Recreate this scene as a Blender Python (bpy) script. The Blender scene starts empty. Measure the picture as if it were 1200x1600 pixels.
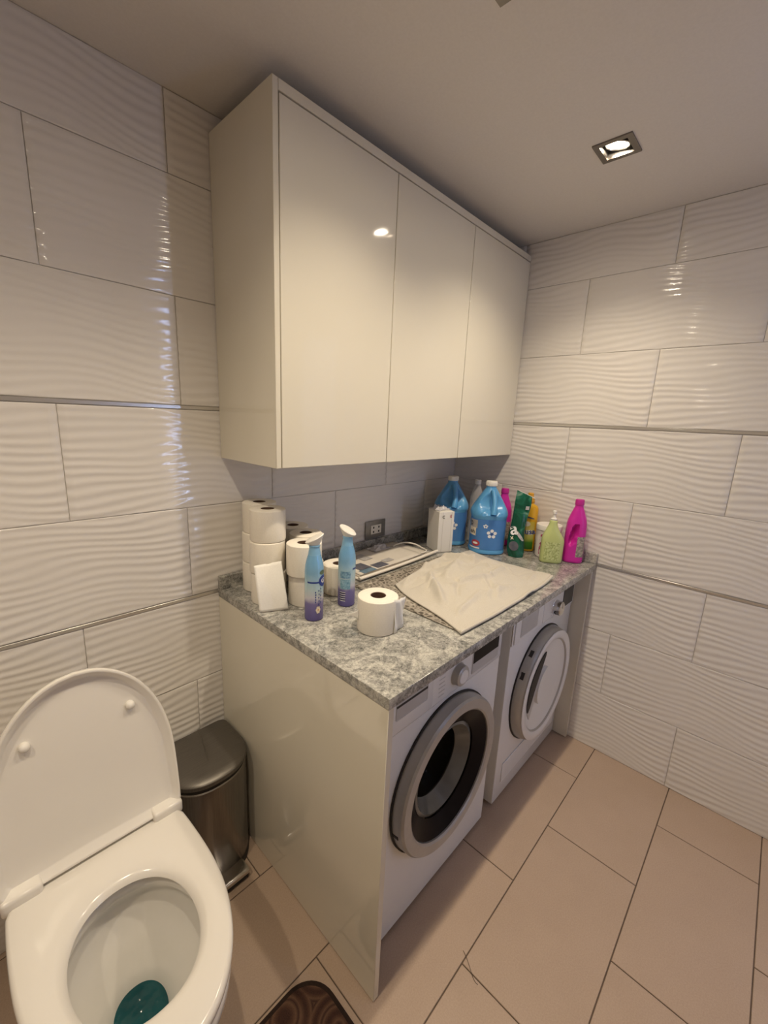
import bpy, bmesh, math, random
from mathutils import Vector, Matrix
from math import sin, cos, pi, radians, sqrt
random.seed(7)
SC = bpy.context.scene
C = SC.collection

# ---------------------------------------------------------------- camera
XR, H = 1.3745, 2.2894            # right wall, ceiling height
XL, YF = -1.75, -2.30             # unseen left and front walls
cam_d = bpy.data.cameras.new('camera'); cam = bpy.data.objects.new('camera', cam_d); C.objects.link(cam)
SC.camera = cam
yaw, pit, rol = 0.820283713, -0.216441183, 0.0448132086
fwd = Vector((sin(yaw)*cos(pit), cos(yaw)*cos(pit), sin(pit)))
rt = Vector((cos(yaw), -sin(yaw), 0)); up = rt.cross(fwd)
rt2 = rt*cos(rol)+up*sin(rol); up2 = up*cos(rol)-rt*sin(rol)
m3 = Matrix((rt2, up2, -fwd)).transposed()
cam.matrix_world = Matrix.Translation((-0.5995, -1.3189, 1.4845)) @ m3.to_4x4()
cam_d.sensor_fit = 'HORIZONTAL'; cam_d.sensor_width = 36.0
cam_d.lens = 655.45/1200*36.0
cam_d.clip_start = 0.02

# ---------------------------------------------------------------- world, exposure
w = bpy.data.worlds.new('world'); SC.world = w; w.use_nodes = True
w.node_tree.nodes['Background'].inputs[0].default_value = (0.75, 0.80, 1.0, 1)
w.node_tree.nodes['Background'].inputs[1].default_value = 0.0
SC.view_settings.view_transform = 'Standard'; SC.view_settings.look = 'None'
SC.view_settings.gamma = 1.0; SC.view_settings.use_curve_mapping = False
SC.view_settings.exposure = 0.0
LAMP_W = 26.5                      # each ceiling spot
LAMP_COL = (1.0, 0.85, 0.635)
LAMPS = [(0.88, -0.805), (0.22, -0.81), (-0.44, -0.81), (-1.10, -0.81)]
DAY_COL = (0.42, 0.58, 1.0)

# ---------------------------------------------------------------- helpers
def tag(o, label=None, cat=None, group=None, kind=None):
    if label: o['label'] = label
    if cat: o['category'] = cat
    if group: o['group'] = group
    if kind: o['kind'] = kind
    return o
def empty(name, loc=(0, 0, 0), label=None, cat=None, group=None, rz=0):
    o = bpy.data.objects.new(name, None); C.objects.link(o)
    o.location = loc; o.rotation_euler = (0, 0, rz); o.empty_display_size = .05
    return tag(o, label, cat, group)
def link(name, me, mat=None, parent=None, smooth=False):
    o = bpy.data.objects.new(name, me); C.objects.link(o)
    if mat is not None and len(me.materials) == 0: me.materials.append(mat)
    if parent is not None: o.parent = parent
    if smooth:
        me.polygons.foreach_set('use_smooth', [True]*len(me.polygons)); me.update()
    return o
def mesh(name, v, f):
    me = bpy.data.meshes.new(name); me.from_pydata([tuple(p) for p in v], [], f); me.update(); return me
def from_bm(bm, name):
    bmesh.ops.recalc_face_normals(bm, faces=bm.faces[:])
    me = bpy.data.meshes.new(name); bm.to_mesh(me); bm.free(); return me
def sharp(me, deg=35):
    me.polygons.foreach_set('use_smooth', [True]*len(me.polygons))
    me.set_sharp_from_angle(angle=radians(deg)); me.update()
def bm_box(bm, x0, x1, y0, y1, z0, z1, bev=0, seg=2):
    r = bmesh.ops.create_cube(bm, size=1.0); vs = r['verts']
    for v in vs:
        v.co = Vector(((x0+x1)/2+v.co.x*(x1-x0), (y0+y1)/2+v.co.y*(y1-y0), (z0+z1)/2+v.co.z*(z1-z0)))
    if bev > 0:
        es = list({e for v in vs for e in v.link_edges})
        bmesh.ops.bevel(bm, geom=es, offset=bev, segments=seg, profile=.5, affect='EDGES')
def box(name, x0, x1, y0, y1, z0, z1, mat, parent=None, bev=0.0, seg=2):
    bm = bmesh.new(); bm_box(bm, x0, x1, y0, y1, z0, z1, bev, seg)
    me = from_bm(bm, name)
    if bev > 0: sharp(me, 40)
    return link(name, me, mat, parent)
def rings_mesh(name, rings, cap0=True, cap1=True, closed=False):
    n = len(rings[0]); v = [p for r in rings for p in r]; f = []
    m = len(rings)
    for i in range(m if closed else m-1):
        a = i*n; b = ((i+1) % m)*n
        for j in range(n):
            k = (j+1) % n
            f.append((a+j, a+k, b+k, b+j))
    if not closed:
        if cap0: f.append(tuple(range(n))[::-1])
        if cap1: f.append(tuple((m-1)*n+j for j in range(n)))
    bm = bmesh.new(); me = mesh(name, v, f); bm.from_mesh(me); bpy.data.meshes.remove(me)
    return from_bm(bm, name)
def rings(name, rs, mat, parent=None, deg=35, **k):
    me = rings_mesh(name, rs, **k); sharp(me, deg); return link(name, me, mat, parent)
def sup(rx, ry, n=2.0, N=40, ox=0, oy=0, z=0):
    out = []
    for i in range(N):
        a = 2*pi*i/N; c, s = cos(a), sin(a)
        out.append(Vector((ox+rx*math.copysign(abs(c)**(2/n), c), oy+ry*math.copysign(abs(s)**(2/n), s), z)))
    return out
def lathe(name, prof, mat, parent=None, N=40, deg=35, axis='z', origin=(0, 0, 0), closed=False, cap0=True, cap1=True):
    rs = []
    for r, z in prof:
        ring = []
        for i in range(N):
            a = 2*pi*i/N
            if axis == 'z': p = Vector((r*cos(a), r*sin(a), z))
            else: p = Vector((r*cos(a), z, r*sin(a)))
            ring.append(p+Vector(origin))
        rs.append(ring)
    return rings(name, rs, mat, parent, deg, closed=closed, cap0=cap0, cap1=cap1)
def tube_mesh(name, pts, r, N=10):
    pts = [Vector(p) for p in pts]; rs = []; prev = None
    for i, p in enumerate(pts):
        t = (pts[min(i+1, len(pts)-1)]-pts[max(i-1, 0)]).normalized()
        if prev is None:
            a = t.orthogonal().normalized()
        else:
            a = (prev-t*prev.dot(t)).normalized()
        prev = a; b = t.cross(a)
        rr = r[i] if isinstance(r, (list, tuple)) else r
        rs.append([p+a*(rr*cos(2*pi*k/N))+b*(rr*sin(2*pi*k/N)) for k in range(N)])
    return rings_mesh(name, rs)
def tube(name, pts, r, mat, parent=None, N=10):
    me = tube_mesh(name, pts, r, N); sharp(me, 50); return link(name, me, mat, parent)
def bez(p0, p1, p2, p3, n=16):
    out = []
    for i in range(n+1):
        t = i/n; out.append((1-t)**3*Vector(p0)+3*t*(1-t)**2*Vector(p1)+3*t*t*(1-t)*Vector(p2)+t**3*Vector(p3))
    return out
def text_mesh(s, size, bold=False):
    cu = bpy.data.curves.new('lettering', 'FONT'); cu.body = s; cu.size = size; cu.align_x = 'CENTER'; cu.align_y = 'CENTER'
    if bold: cu.offset = size*0.02
    cu.resolution_u = 3
    ob = bpy.data.objects.new('lettering', cu); C.objects.link(ob)
    dg = bpy.context.evaluated_depsgraph_get(); dg.update()
    me = bpy.data.meshes.new_from_object(ob.evaluated_get(dg))
    bpy.data.objects.remove(ob); me.materials.clear()
    return me
def bend(me, r, a0, z0, rot=0.0, lift=.0006):
    """wrap a flat xy mesh round a cylinder of radius r (axis z), centred on angle a0, height z0"""
    for v in me.vertices:
        x, y = v.co.x*cos(rot)-v.co.y*sin(rot), v.co.x*sin(rot)+v.co.y*cos(rot)
        a = a0+x/r
        v.co = ((r+lift)*cos(a), (r+lift)*sin(a), z0+y)
    me.update(); return me
def patch(name, r, a0, a1, z0, z1, mat, parent, lift=.0005, shape=None, na=14, nz=6):
    v = []; f = []
    for j in range(nz+1):
        for i in range(na+1):
            u, t = i/na, j/nz
            if shape == 'oval':
                X, Y = 2*u-1, 2*t-1
                u = .5+.5*X*sqrt(1-Y*Y/2); t = .5+.5*Y*sqrt(1-X*X/2)
            a = a0+(a1-a0)*u; z = z0+(z1-z0)*t
            rr = r(a, z) if callable(r) else r
            v.append(((rr+lift)*cos(a), (rr+lift)*sin(a), z))
    for j in range(nz):
        for i in range(na):
            k = j*(na+1)+i; f.append((k, k+1, k+na+2, k+na+1))
    me = mesh(name, v, f); return link(name, me, mat, parent, smooth=True)

# ---------------------------------------------------------------- materials
def mat(name, col, rough=.5, metal=0.0, spec=.5, coat=0.0, emit=None, es=0.0, trans=0.0, alpha=1.0, ior=1.45):
    m = bpy.data.materials.new(name); m.use_nodes = True
    b = m.node_tree.nodes['Principled BSDF']
    b.inputs['Base Color'].default_value = (*col, 1); b.inputs['Roughness'].default_value = rough
    b.inputs['Metallic'].default_value = metal; b.inputs['Specular IOR Level'].default_value = spec
    b.inputs['Coat Weight'].default_value = coat; b.inputs['Coat Roughness'].default_value = .03
    b.inputs['Transmission Weight'].default_value = trans; b.inputs['Alpha'].default_value = alpha; b.inputs['IOR'].default_value = ior
    if emit: b.inputs['Emission Color'].default_value = (*emit, 1); b.inputs['Emission Strength'].default_value = es
    return m
class NT:
    def __init__(s, m): s.t = m.node_tree; s.b = s.t.nodes['Principled BSDF']
    def n(s, typ, **k):
        o = s.t.nodes.new(typ)
        for a, v in k.items():
            if a.startswith('i_'): o.inputs[a[2:].replace('_', ' ')].default_value = v
            else: setattr(o, a, v)
        return o
    def l(s, a, b): s.t.links.new(a, b)
    def coords(s, scale=(1, 1, 1), which='Object'):
        c = s.n('ShaderNodeTexCoord'); mp = s.n('ShaderNodeMapping'); mp.inputs['Scale'].default_value = scale
        s.l(c.outputs[which], mp.inputs['Vector']); return mp.outputs['Vector']
    def ramp(s, fac, stops, interp='LINEAR'):
        r = s.n('ShaderNodeValToRGB'); r.color_ramp.interpolation = interp
        e = r.color_ramp.elements
        while len(e) < len(stops): e.new(.5)
        for k, (p, c) in zip(e, stops): k.position = p; k.color = (*c, 1)
        s.l(fac, r.inputs['Fac']); return r.outputs['Color']
    def noise(s, vec, scale, detail=4, rough=.5, dist=0.0):
        o = s.n('ShaderNodeTexNoise'); o.inputs['Scale'].default_value = scale; o.inputs['Detail'].default_value = detail
        o.inputs['Roughness'].default_value = rough; o.inputs['Distortion'].default_value = dist
        s.l(vec, o.inputs['Vector']); return o.outputs['Fac']
    def mix(s, fac, a, b, blend='MIX'):
        o = s.n('ShaderNodeMix', data_type='RGBA', blend_type=blend)
        if isinstance(fac, float): o.inputs[0].default_value = fac
        else: s.l(fac, o.inputs[0])
        for sock, val in ((o.inputs[6], a), (o.inputs[7], b)):
            if isinstance(val, tuple): sock.default_value = (*val, 1)
            else: s.l(val, sock)
        return o.outputs[2]
    def bump(s, h, strength=.2, dist=.002):
        o = s.n('ShaderNodeBump'); o.inputs['Strength'].default_value = strength; o.inputs['Distance'].default_value = dist
        s.l(h, o.inputs['Height']); s.l(o.outputs['Normal'], s.b.inputs['Normal'])
def noisy(name, c0, c1, scale, rough=.5, detail=5, bump=0.0, lo=.3, hi=.7, **k):
    m = mat(name, c0, rough, **k); t = NT(m); v = t.coords()
    n = t.noise(v, scale, detail); t.l(t.ramp(n, [(lo, c0), (hi, c1)]), t.b.inputs['Base Color'])
    if bump: t.bump(n, bump, .001)
    return m

M = {}
M['wall_tile'] = noisy('glazed_wall_tile', (.77, .735, .70), (.79, .755, .72), 6, rough=.075)
M['grout'] = noisy('wall_grout', (.64, .60, .56), (.68, .64, .60), 60, rough=.85)
M['ceiling'] = noisy('ceiling_paint', (.70, .655, .60), (.73, .685, .63), 160, rough=.9, bump=.15)
M['floor_grout'] = noisy('floor_grout', (.13, .095, .07), (.18, .13, .10), 40, rough=.9)
m = mat('floor_tile', (.5, .38, .3), .42); t = NT(m); v = t.coords(); M['floor_tile'] = m
n1 = t.noise(v, 5, 6, .6); n2 = t.noise(v, 260, 3, .6)
c = t.mix(.35, t.ramp(n1, [(.3, (.47, .345, .258)), (.7, (.525, .39, .297))]), t.ramp(n2, [(.35, (.415, .30, .225)), (.65, (.555, .42, .322))]))
t.l(c, t.b.inputs['Base Color']); t.bump(n2, .05, .0005)
M['steel_strip'] = mat('brushed_steel_strip', (.68, .66, .63), .28, metal=.85)
M['cab_white'] = noisy('gloss_white_lacquer', (.745, .70, .59), (.755, .71, .60), 3, rough=.07, coat=.3)
M['appliance'] = noisy('appliance_enamel', (.80, .795, .79), (.82, .815, .81), 4, rough=.25)
M['appl_grey'] = noisy('appliance_grey_plastic', (.50, .49, .48), (.53, .52, .51), 20, rough=.35)
M['silver'] = noisy('satin_silver_plastic', (.44, .425, .40), (.48, .465, .44), 30, rough=.36, metal=.35)
M['chrome'] = mat('chrome', (.72, .71, .70), .12, metal=1.0)
M['black_gloss'] = noisy('black_gloss_plastic', (.010, .008, .008), (.014, .011, .011), 20, rough=.28, spec=.08)
M['black_matte'] = noisy('black_matte_plastic', (.02, .018, .017), (.03, .027, .025), 40, rough=.6)
M['drum'] = noisy('drum_steel', (.45, .43, .41), (.55, .53, .50), 12, rough=.32, metal=.9)
M['rubber'] = noisy('grey_rubber_gasket', (.17, .165, .155), (.22, .21, .20), 30, rough=.5)
M['collar'] = noisy('pale_glass_collar', (.15, .145, .125), (.21, .20, .175), 14, rough=.12)
M['door_glass'] = mat('smoked_door_glass', (.42, .40, .38), .02, trans=1.0, ior=1.12)
M['lcd'] = mat('dark_display', (.045, .05, .055), .12)
M['porcelain'] = noisy('white_porcelain', (.80, .775, .735), (.82, .795, .755), 4, rough=.07, coat=.4)
M['seat_white'] = noisy('white_seat_plastic', (.80, .765, .715), (.82, .785, .735), 4, rough=.16)
m = mat('teal_toilet_water', (.02, .20, .24), .04); t = NT(m); v = t.coords(); M['water'] = m
t.l(t.ramp(t.noise(v, 14, 2), [(.3, (.006, .050, .060)), (.7, (.012, .085, .095))]), t.b.inputs['Base Color']); t.bump(t.noise(v, 22, 2), .6, .02)
m = mat('brushed_bin_steel', (.30, .27, .24), .27, metal=1.0); t = NT(m); v = t.coords((260, 260, 2)); M['bin_steel'] = m
n1 = t.noise(v, 3, 3); t.l(t.ramp(n1, [(.3, (.22, .20, .18)), (.7, (.29, .27, .245))]), t.b.inputs['Base Color'])
m = mat('bin_lid_steel', (.33, .31, .285), .42, metal=.8); t = NT(m); v = t.coords((4, 260, 4)); M['bin_lid'] = m
t.l(t.ramp(t.noise(v, 3, 3), [(.3, (.15, .137, .122)), (.7, (.20, .185, .165))]), t.b.inputs['Base Color'])
M['paper'] = noisy('soft_tissue_paper', (.84, .79, .70), (.88, .83, .74), 220, rough=.95, bump=.25)
M['core'] = noisy('brown_card_core', (.10, .055, .035), (.15, .085, .055), 60, rough=.9)
M['sheet'] = noisy('tissue_sheet', (.86, .84, .80), (.90, .88, .84), 200, rough=.95, bump=.2)
# granite: cloudy grey and cream mottling with dark flecks
m = mat('grey_granite', (.4, .4, .4), .16); t = NT(m); v = t.coords(); M['granite'] = m
big = t.noise(v, 9, 7, .66, 2.6); mid = t.noise(v, 24, 9, .74, 2.6); fine = t.noise(v, 120, 5, .75, 1.0)
cA = t.ramp(mid, [(.34, (.05, .052, .05)), (.44, (.19, .19, .18)), (.52, (.42, .41, .385)), (.60, (.80, .77, .70))])
cB = t.ramp(big, [(.40, (.13, .135, .13)), (.5, (.42, .41, .38)), (.58, (.92, .89, .80))])
cc = t.mix(.52, cA, cB); cc = t.mix(1.0, cc, (.68, .68, .68), 'MULTIPLY'); cc = t.mix(.26, cc, t.ramp(fine, [(.38, (.03, .03, .03)), (.50, (.5, .49, .46)), (.62, (.95, .93, .87))]))
t.l(cc, t.b.inputs['Base Color'])
# towel
m = mat('cream_terry_towel', (.8, .74, .64), .95); t = NT(m); v = t.coords(); M['towel'] = m
t.b.inputs['Sheen Weight'].default_value = .3
n1 = t.noise(v, 420, 3, .6); t.l(t.ramp(n1, [(.3, (.60, .55, .47)), (.7, (.72, .67, .585))]), t.b.inputs['Base Color']); t.bump(n1, .9, .0025)
# lace mat under the towel
m = mat('brown_lace_mat', (.5, .45, .4), .9); t = NT(m); v = t.coords(); M['lace'] = m
vo = t.n('ShaderNodeTexVoronoi', feature='DISTANCE_TO_EDGE'); vo.inputs['Scale'].default_value = 60; t.l(v, vo.inputs['Vector'])
vo2 = t.n('ShaderNodeTexVoronoi'); vo2.inputs['Scale'].default_value = 26; t.l(v, vo2.inputs['Vector'])
cA = t.ramp(vo.outputs['Distance'], [(.08, (.52, .47, .40)), (.22, (.07, .058, .045))]); cB = t.ramp(vo2.outputs['Distance'], [(.18, (.60, .55, .47)), (.42, (.16, .135, .11))])
t.l(t.mix(.45, cA, cB), t.b.inputs['Base Color']); t.bump(vo.outputs['Distance'], .5, .002)
M['newsprint'] = noisy('pale_newsprint', (.62, .57, .50), (.68, .63, .56), 25, rough=.8)
M['news_edge'] = noisy('white_folded_paper', (.78, .73, .65), (.82, .77, .69), 25, rough=.7)
M['ink_navy'] = noisy('printed_dark_photo', (.06, .07, .10), (.14, .13, .15), 60, rough=.6)
M['ink_blue'] = noisy('printed_blue_photo', (.10, .17, .24), (.17, .24, .30), 60, rough=.6)
M['ink_grey'] = noisy('printed_grey_block', (.38, .36, .36), (.48, .46, .45), 60, rough=.6)
M['cable'] = mat('white_cable_plastic', (.75, .71, .64), .4)
m = mat('clear_plastic_film', (.78, .76, .80), .12, alpha=.55); t = NT(m); M['film'] = m
t.bump(t.noise(t.coords(), 45, 3), .4, .004)
M['outlet_plate'] = noisy('grey_outlet_plate', (.27, .255, .235), (.31, .295, .27), 60, rough=.35, metal=.4)
M['outlet_white'] = mat('outlet_insert', (.80, .76, .68), .35)
M['carton'] = noisy('white_carton', (.80, .775, .73), (.83, .805, .76), 12, rough=.55)
M['carton_line'] = mat('carton_seam_shade', (.55, .52, .48), .7)
M['ink_black'] = mat('black_print', (.02, .02, .02), .5)
M['ink_red'] = mat('red_print', (.45, .06, .08), .5)
M['ink_white'] = mat('white_print', (.86, .86, .86), .45)
M['ink_royal'] = mat('royal_blue_print', (.03, .06, .28), .45)
M['ink_cream'] = mat('cream_print', (.80, .72, .58), .5)
M['ink_orange'] = mat('orange_print', (.70, .34, .12), .5)
M['jug_blue'] = noisy('sky_blue_jug_plastic', (.10, .34, .66), (.12, .38, .70), 5, rough=.28)
M['jug_label'] = noisy('jug_label_blue', (.06, .20, .52), (.09, .26, .60), 9, rough=.3)
M['cap_white'] = mat('white_cap_plastic', (.82, .79, .74), .35)
M['clear_pet'] = mat('clear_bottle_plastic', (.70, .68, .68), .08, alpha=.40)
M['magenta'] = noisy('magenta_bottle_plastic', (.62, .025, .36), (.68, .03, .40), 6, rough=.28)
M['magenta_dk'] = noisy('magenta_cap_plastic', (.50, .02, .27), (.55, .025, .31), 6, rough=.35)
m = mat('dark_green_foil_pouch', (.01, .11, .06), .22); t = NT(m); v = t.coords((1, 1, 1)); M['pouch'] = m
n1 = t.noise(v, 11, 3, .5, 1.5); t.l(t.ramp(n1, [(.44, (.006, .07, .038)), (.56, (.012, .13, .075)), (.63, (.10, .24, .17)), (.70, (.30, .42, .36))]), t.b.inputs['Base Color']); t.bump(t.noise(v, 30, 2), .35, .004)
M['yellow'] = noisy('yellow_bottle_plastic', (.66, .36, .015), (.72, .41, .02), 6, rough=.3)
M['yellow_cap'] = noisy('amber_cap_plastic', (.60, .30, .02), (.65, .34, .03), 6, rough=.35)
m = mat('yellow_green_label', (.5, .4, .1), .35); t = NT(m); v = t.coords(which='Generated'); M['lime_label'] = m
sp = t.n('ShaderNodeSeparateXYZ'); t.l(v, sp.inputs[0])
t.l(t.ramp(sp.outputs['Z'], [(.0, (.02, .10, .01)), (.25, (.05, .20, .02)), (.40, (.45, .46, .10)), (.62, (.62, .55, .20)), (1, (.62, .48, .06))]), t.b.inputs['Base Color'])
M['lime'] = noisy('pale_lime_bottle', (.53, .60, .24), (.58, .65, .28), 6, rough=.3)
M['lime_label2'] = noisy('lime_text_label', (.36, .42, .15), (.62, .68, .33), 130, rough=.5, lo=.42, hi=.58)
M['tub'] = noisy('white_tub', (.76, .70, .66), (.80, .74, .70), 8, rough=.4)
m = mat('tub_print', (.5, .2, .3), .4); t = NT(m); v = t.coords(); M['tub_print'] = m
t.l(t.ramp(t.noise(v, 36, 2), [(.40, (.72, .66, .64)), (.47, (.45, .05, .14)), (.56, (.10, .05, .20)), (.64, (.75, .70, .68))], 'CONSTANT'), t.b.inputs['Base Color'])
m = mat('pink_bottle_label', (.4, .35, .3), .45); t = NT(m); v = t.coords(); M['pink_label'] = m
t.l(t.ramp(t.noise(v, 110, 2), [(.42, (.24, .21, .19)), (.58, (.48, .42, .36))]), t.b.inputs['Base Color'])
# aerosol can print: blue shoulder, pale middle, purple foot
m = mat('air_freshener_can_print', (.2, .4, .7), .22, metal=.15); t = NT(m); v = t.coords(which='Generated'); M['can'] = m
sp = t.n('ShaderNodeSeparateXYZ'); t.l(v, sp.inputs[0])
nz = t.noise(t.coords((9, 9, 9)), 3, 2)
ma = t.n('ShaderNodeMath', operation='MULTIPLY_ADD'); t.l(nz, ma.inputs[0]); ma.inputs[1].default_value = .16; t.l(sp.outputs['Z'], ma.inputs[2])
t.l(t.ramp(ma.outputs[0], [(.10, (.12, .10, .30)), (.34, (.22, .19, .42)), (.44, (.66, .66, .74)), (.56, (.52, .68, .74)), (.70, (.40, .60, .72)), (.82, (.24, .46, .68)), (1, (.20, .43, .68))]), t.b.inputs['Base Color'])
M['can_blue'] = noisy('can_shoulder_blue', (.22, .45, .68), (.26, .49, .72), 8, rough=.3)
M['mat_edge'] = noisy('brown_rug_binding', (.020, .010, .006), (.032, .016, .010), 200, rough=.95)
m = mat('brown_swirl_rug', (.05, .025, .015), .95); t = NT(m); v = t.coords(); M['rug'] = m
vo = t.n('ShaderNodeTexVoronoi'); vo.inputs['Scale'].default_value = 9; t.l(v, vo.inputs['Vector'])
mm = t.n('ShaderNodeMath', operation='PINGPONG'); t.l(vo.outputs['Distance'], mm.inputs[0]); mm.inputs[1].default_value = .14
cA = t.ramp(mm.outputs[0], [(.02, (.055, .022, .013)), (.06, (.11, .05, .028)), (.10, (.20, .105, .06)), (.14, (.045, .018, .012))])
nf = t.noise(v, 500, 2); t.l(t.mix(.35, cA, t.ramp(nf, [(.35, (.025, .012, .008)), (.65, (.085, .04, .025))])), t.b.inputs['Base Color']); t.bump(nf, .8, .003)
M['nickel'] = mat('dark_satin_nickel', (.22, .20, .18), .28, metal=1.0)
M['nickel_in'] = mat('polished_reflector', (.60, .57, .52), .15, metal=1.0)
M['lamp'] = mat('lit_lamp_lens', (1, .9, .75), .4, emit=(1.0, .86, .66), es=135.0)
M['frost'] = mat('frosted_daylight_glass', (.6, .65, .8), .4, emit=DAY_COL, es=28.0)
M['frost_dim'] = mat('frosted_door_glass', (.6, .62, .7), .4, emit=(.66, .70, 1.0), es=.40)
M['frame'] = noisy('white_frame_paint', (.72, .69, .65), (.75, .72, .68), 10, rough=.4)
M['canister'] = noisy('dark_brown_plastic', (.025, .015, .010), (.035, .02, .014), 10, rough=.4)
M['hair'] = mat('dark_hair', (.03, .02, .015), .5)

# ---------------------------------------------------------------- room shell
# wavy glazed tiles, 0.60 x 0.30 m, horizontal ripples pressed into every face
GAP = .0007
def wave(u, v):
    ph = v/.0232 + .46*sin(2*pi*u/.6+1.1+6*v) + .20*sin(2*pi*u/.30+13*v+2.0) + .22*sin(2*pi*v/.16+2*pi*u/.6) + .18*sin(2*pi*u/.42-9*v)
    am = .72+.28*sin(2*pi*u/.5+11*v)
    return .00095*am*sin(2*pi*ph)
tile_cache = {}
def tile_mesh(u0, u1, v0, v1):
    """a piece [u0,u1]x[v0,v1] of the tile; local x along the wall, local z up, local -y out of the wall"""
    key = tuple(round(q, 4) for q in (u0, u1, v0, v1))
    if key in tile_cache: return tile_cache[key]
    def steps(a, b, n):
        a += GAP; b -= GAP; e = .0012
        return [a]+[a+e+(b-a-2*e)*i/n for i in range(n+1)]+[b]
    us = steps(u0, u1, max(3, int((u1-u0)/.6*34))); vv = steps(v0, v1, max(4, int((v1-v0)/.30*100)))
    nu, nv = len(us)-1, len(vv)-1
    vs = []; f = []
    for j, v in enumerate(vv):
        for i, u in enumerate(us):
            k = 0 if i in (0, nu) or j in (0, nv) else 1
            vs.append((u-u0, -.0030-(wave(u, v)+.0010)*k, v-v0))
    for j in range(nv):
        for i in range(nu):
            a = j*(nu+1)+i; f.append((a, a+1, a+nu+2, a+nu+1))
    # edge skirt back into the wall
    loop = [i for i in range(nu+1)]+[j*(nu+1)+nu for j in range(1, nv+1)]+[nv*(nu+1)+i for i in range(nu-1, -1, -1)]+[j*(nu+1) for j in range(nv-1, 0, -1)]
    b = len(vs)
    for k in loop: vs.append((vs[k][0], .0, vs[k][2]))
    L = len(loop)
    for q in range(L): f.append((loop[q], b+q, b+(q+1) % L, loop[(q+1) % L]))
    me = mesh('tile', vs, f); me.materials.append(M['wall_tile'])
    me.polygons.foreach_set('use_smooth', [True]*((nu)*(nv))+[False]*L); me.update()
    tile_cache[key] = me
    return me
ST = .006                                              # half height of a steel strip
S1, S2 = 1.4945, .8915
ROWS = [(0.0, .2885), (.2885, .588), (.588, S2-ST), (S2+ST, 1.190), (1.190, S1-ST), (S1+ST, 1.797), (1.797, 2.097), (2.097, H)]
def tiled_wall(name, length, origin, rz, joints, skip=None):
    """length along local +x; joints(row) gives the joint phase; local -y is the room side"""
    wall = box(name, 0, length, 0, .06, 0, H, M['grout'])
    wall.location = origin; wall.rotation_euler = (0, 0, rz); tag(wall, kind='structure')
    for r, (z0, z1) in enumerate(ROWS):
        ph = joints(r) % .6; xs = [0.0]
        x = ph
        while x < length-1e-4:
            if x > 1e-4: xs.append(x)
            x += .6
        xs.append(length)
        for a, b_ in zip(xs, xs[1:]):
            if b_-a < .004: continue
            if skip and skip(a, b_, z0, z1): continue
            u0 = ((a-ph) % .6) if abs(((a-ph) % .6)-.6) > 1e-4 else 0.0
            v0 = 0.0 if z1-z0 > .28 and r != 0 else (0.30-(z1-z0) if r == 0 else 0.0)
            o = link('tile', tile_mesh(u0, u0+b_-a, v0, v0+z1-z0), None, wall)
            o.location = (a, 0, z0)
    for s in (S1, S2):
        box('metal_strip', 0, length, -.0062, .0, s-ST+.0008, s+ST-.0008, M['steel_strip'], wall, .0008, 1)
    return wall
# back wall: local x = world x - XL
tiled_wall('wall_back', XR-XL, (XL, 0, 0), 0, lambda r: ((-.087 if r % 2 else -.385)-XL),
           lambda a, b, z0, z1: False)
# right wall: local x runs towards -y
tiled_wall('wall_right', -YF, (XR, 0, 0), -pi/2, lambda r: (.6 if r % 2 == 0 else .3))
def lw_skip(a, b, z0, z1): return False
tiled_wall('wall_left', -YF, (XL, YF, 0), pi/2, lambda r: (.5 if r % 2 else .2))
tiled_wall('wall_front', XR-XL, (XR, YF, 0), pi, lambda r: (.4 if r % 2 else .1))
# floor
fl = box('floor', XL, XR, YF, 0, -.06, -.0035, M['floor_grout']); tag(fl, kind='structure')
ft_cache = {}
def floor_tile(x0, x1, y0, y1):
    key = (round(x1-x0, 4), round(y1-y0, 4))
    if key not in ft_cache:
        bm = bmesh.new(); g = .0016
        bm_box(bm, g, x1-x0-g, g, y1-y0-g, -.0035, 0, .0011, 1); me = from_bm(bm, 'tile'); me.materials.append(M['floor_tile']); ft_cache[key] = me
    o = link('tile', ft_cache[key], None, fl); o.location = (x0, y0, 0)
fy = [0, -.017]+[-.317-.3005*k for k in range(7)]
fy = [y for y in fy if y > YF]+[YF]
for r, (ya, yb) in enumerate(zip(fy, fy[1:])):
    ph = -.045 if r % 2 == 1 else .235
    xs = [XL]; x = ph-.59*4
    while x < XR-.01:
        if x > XL+.01: xs.append(x)
        x += .59
    xs.append(XR)
    for a, b_ in zip(xs, xs[1:]): floor_tile(a, b_, yb, ya)
# ceiling with square cut-outs for the spots
hs = .046
def ceiling_mesh():
    ys = sorted({YF, 0.0}|{round(y+s*hs, 4) for _, y in LAMPS for s in (-1, 1)})
    xs = sorted({XL, XR}|{round(x+s*hs, 4) for x, _ in LAMPS for s in (-1, 1)})
    v = []; f = []
    for x0, x1 in zip(xs, xs[1:]):
        for y0, y1 in zip(ys, ys[1:]):
            cx, cy = (x0+x1)/2, (y0+y1)/2
            if any(abs(cx-lx) < hs*.98 and abs(cy-ly) < hs*.98 for lx, ly in LAMPS): continue
            k = len(v); v += [(x0, y0, H), (x1, y0, H), (x1, y1, H), (x0, y1, H)]; f.append((k, k+3, k+2, k+1))
    k = len(v); v += [(XL, YF, H+.12), (XR, YF, H+.12), (XR, 0, H+.12), (XL, 0, H+.12)]; f.append((k, k+1, k+2, k+3))
    return mesh('ceiling', v, f)
tag(link('ceiling', ceiling_mesh(), M['ceiling']), kind='structure')

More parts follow.
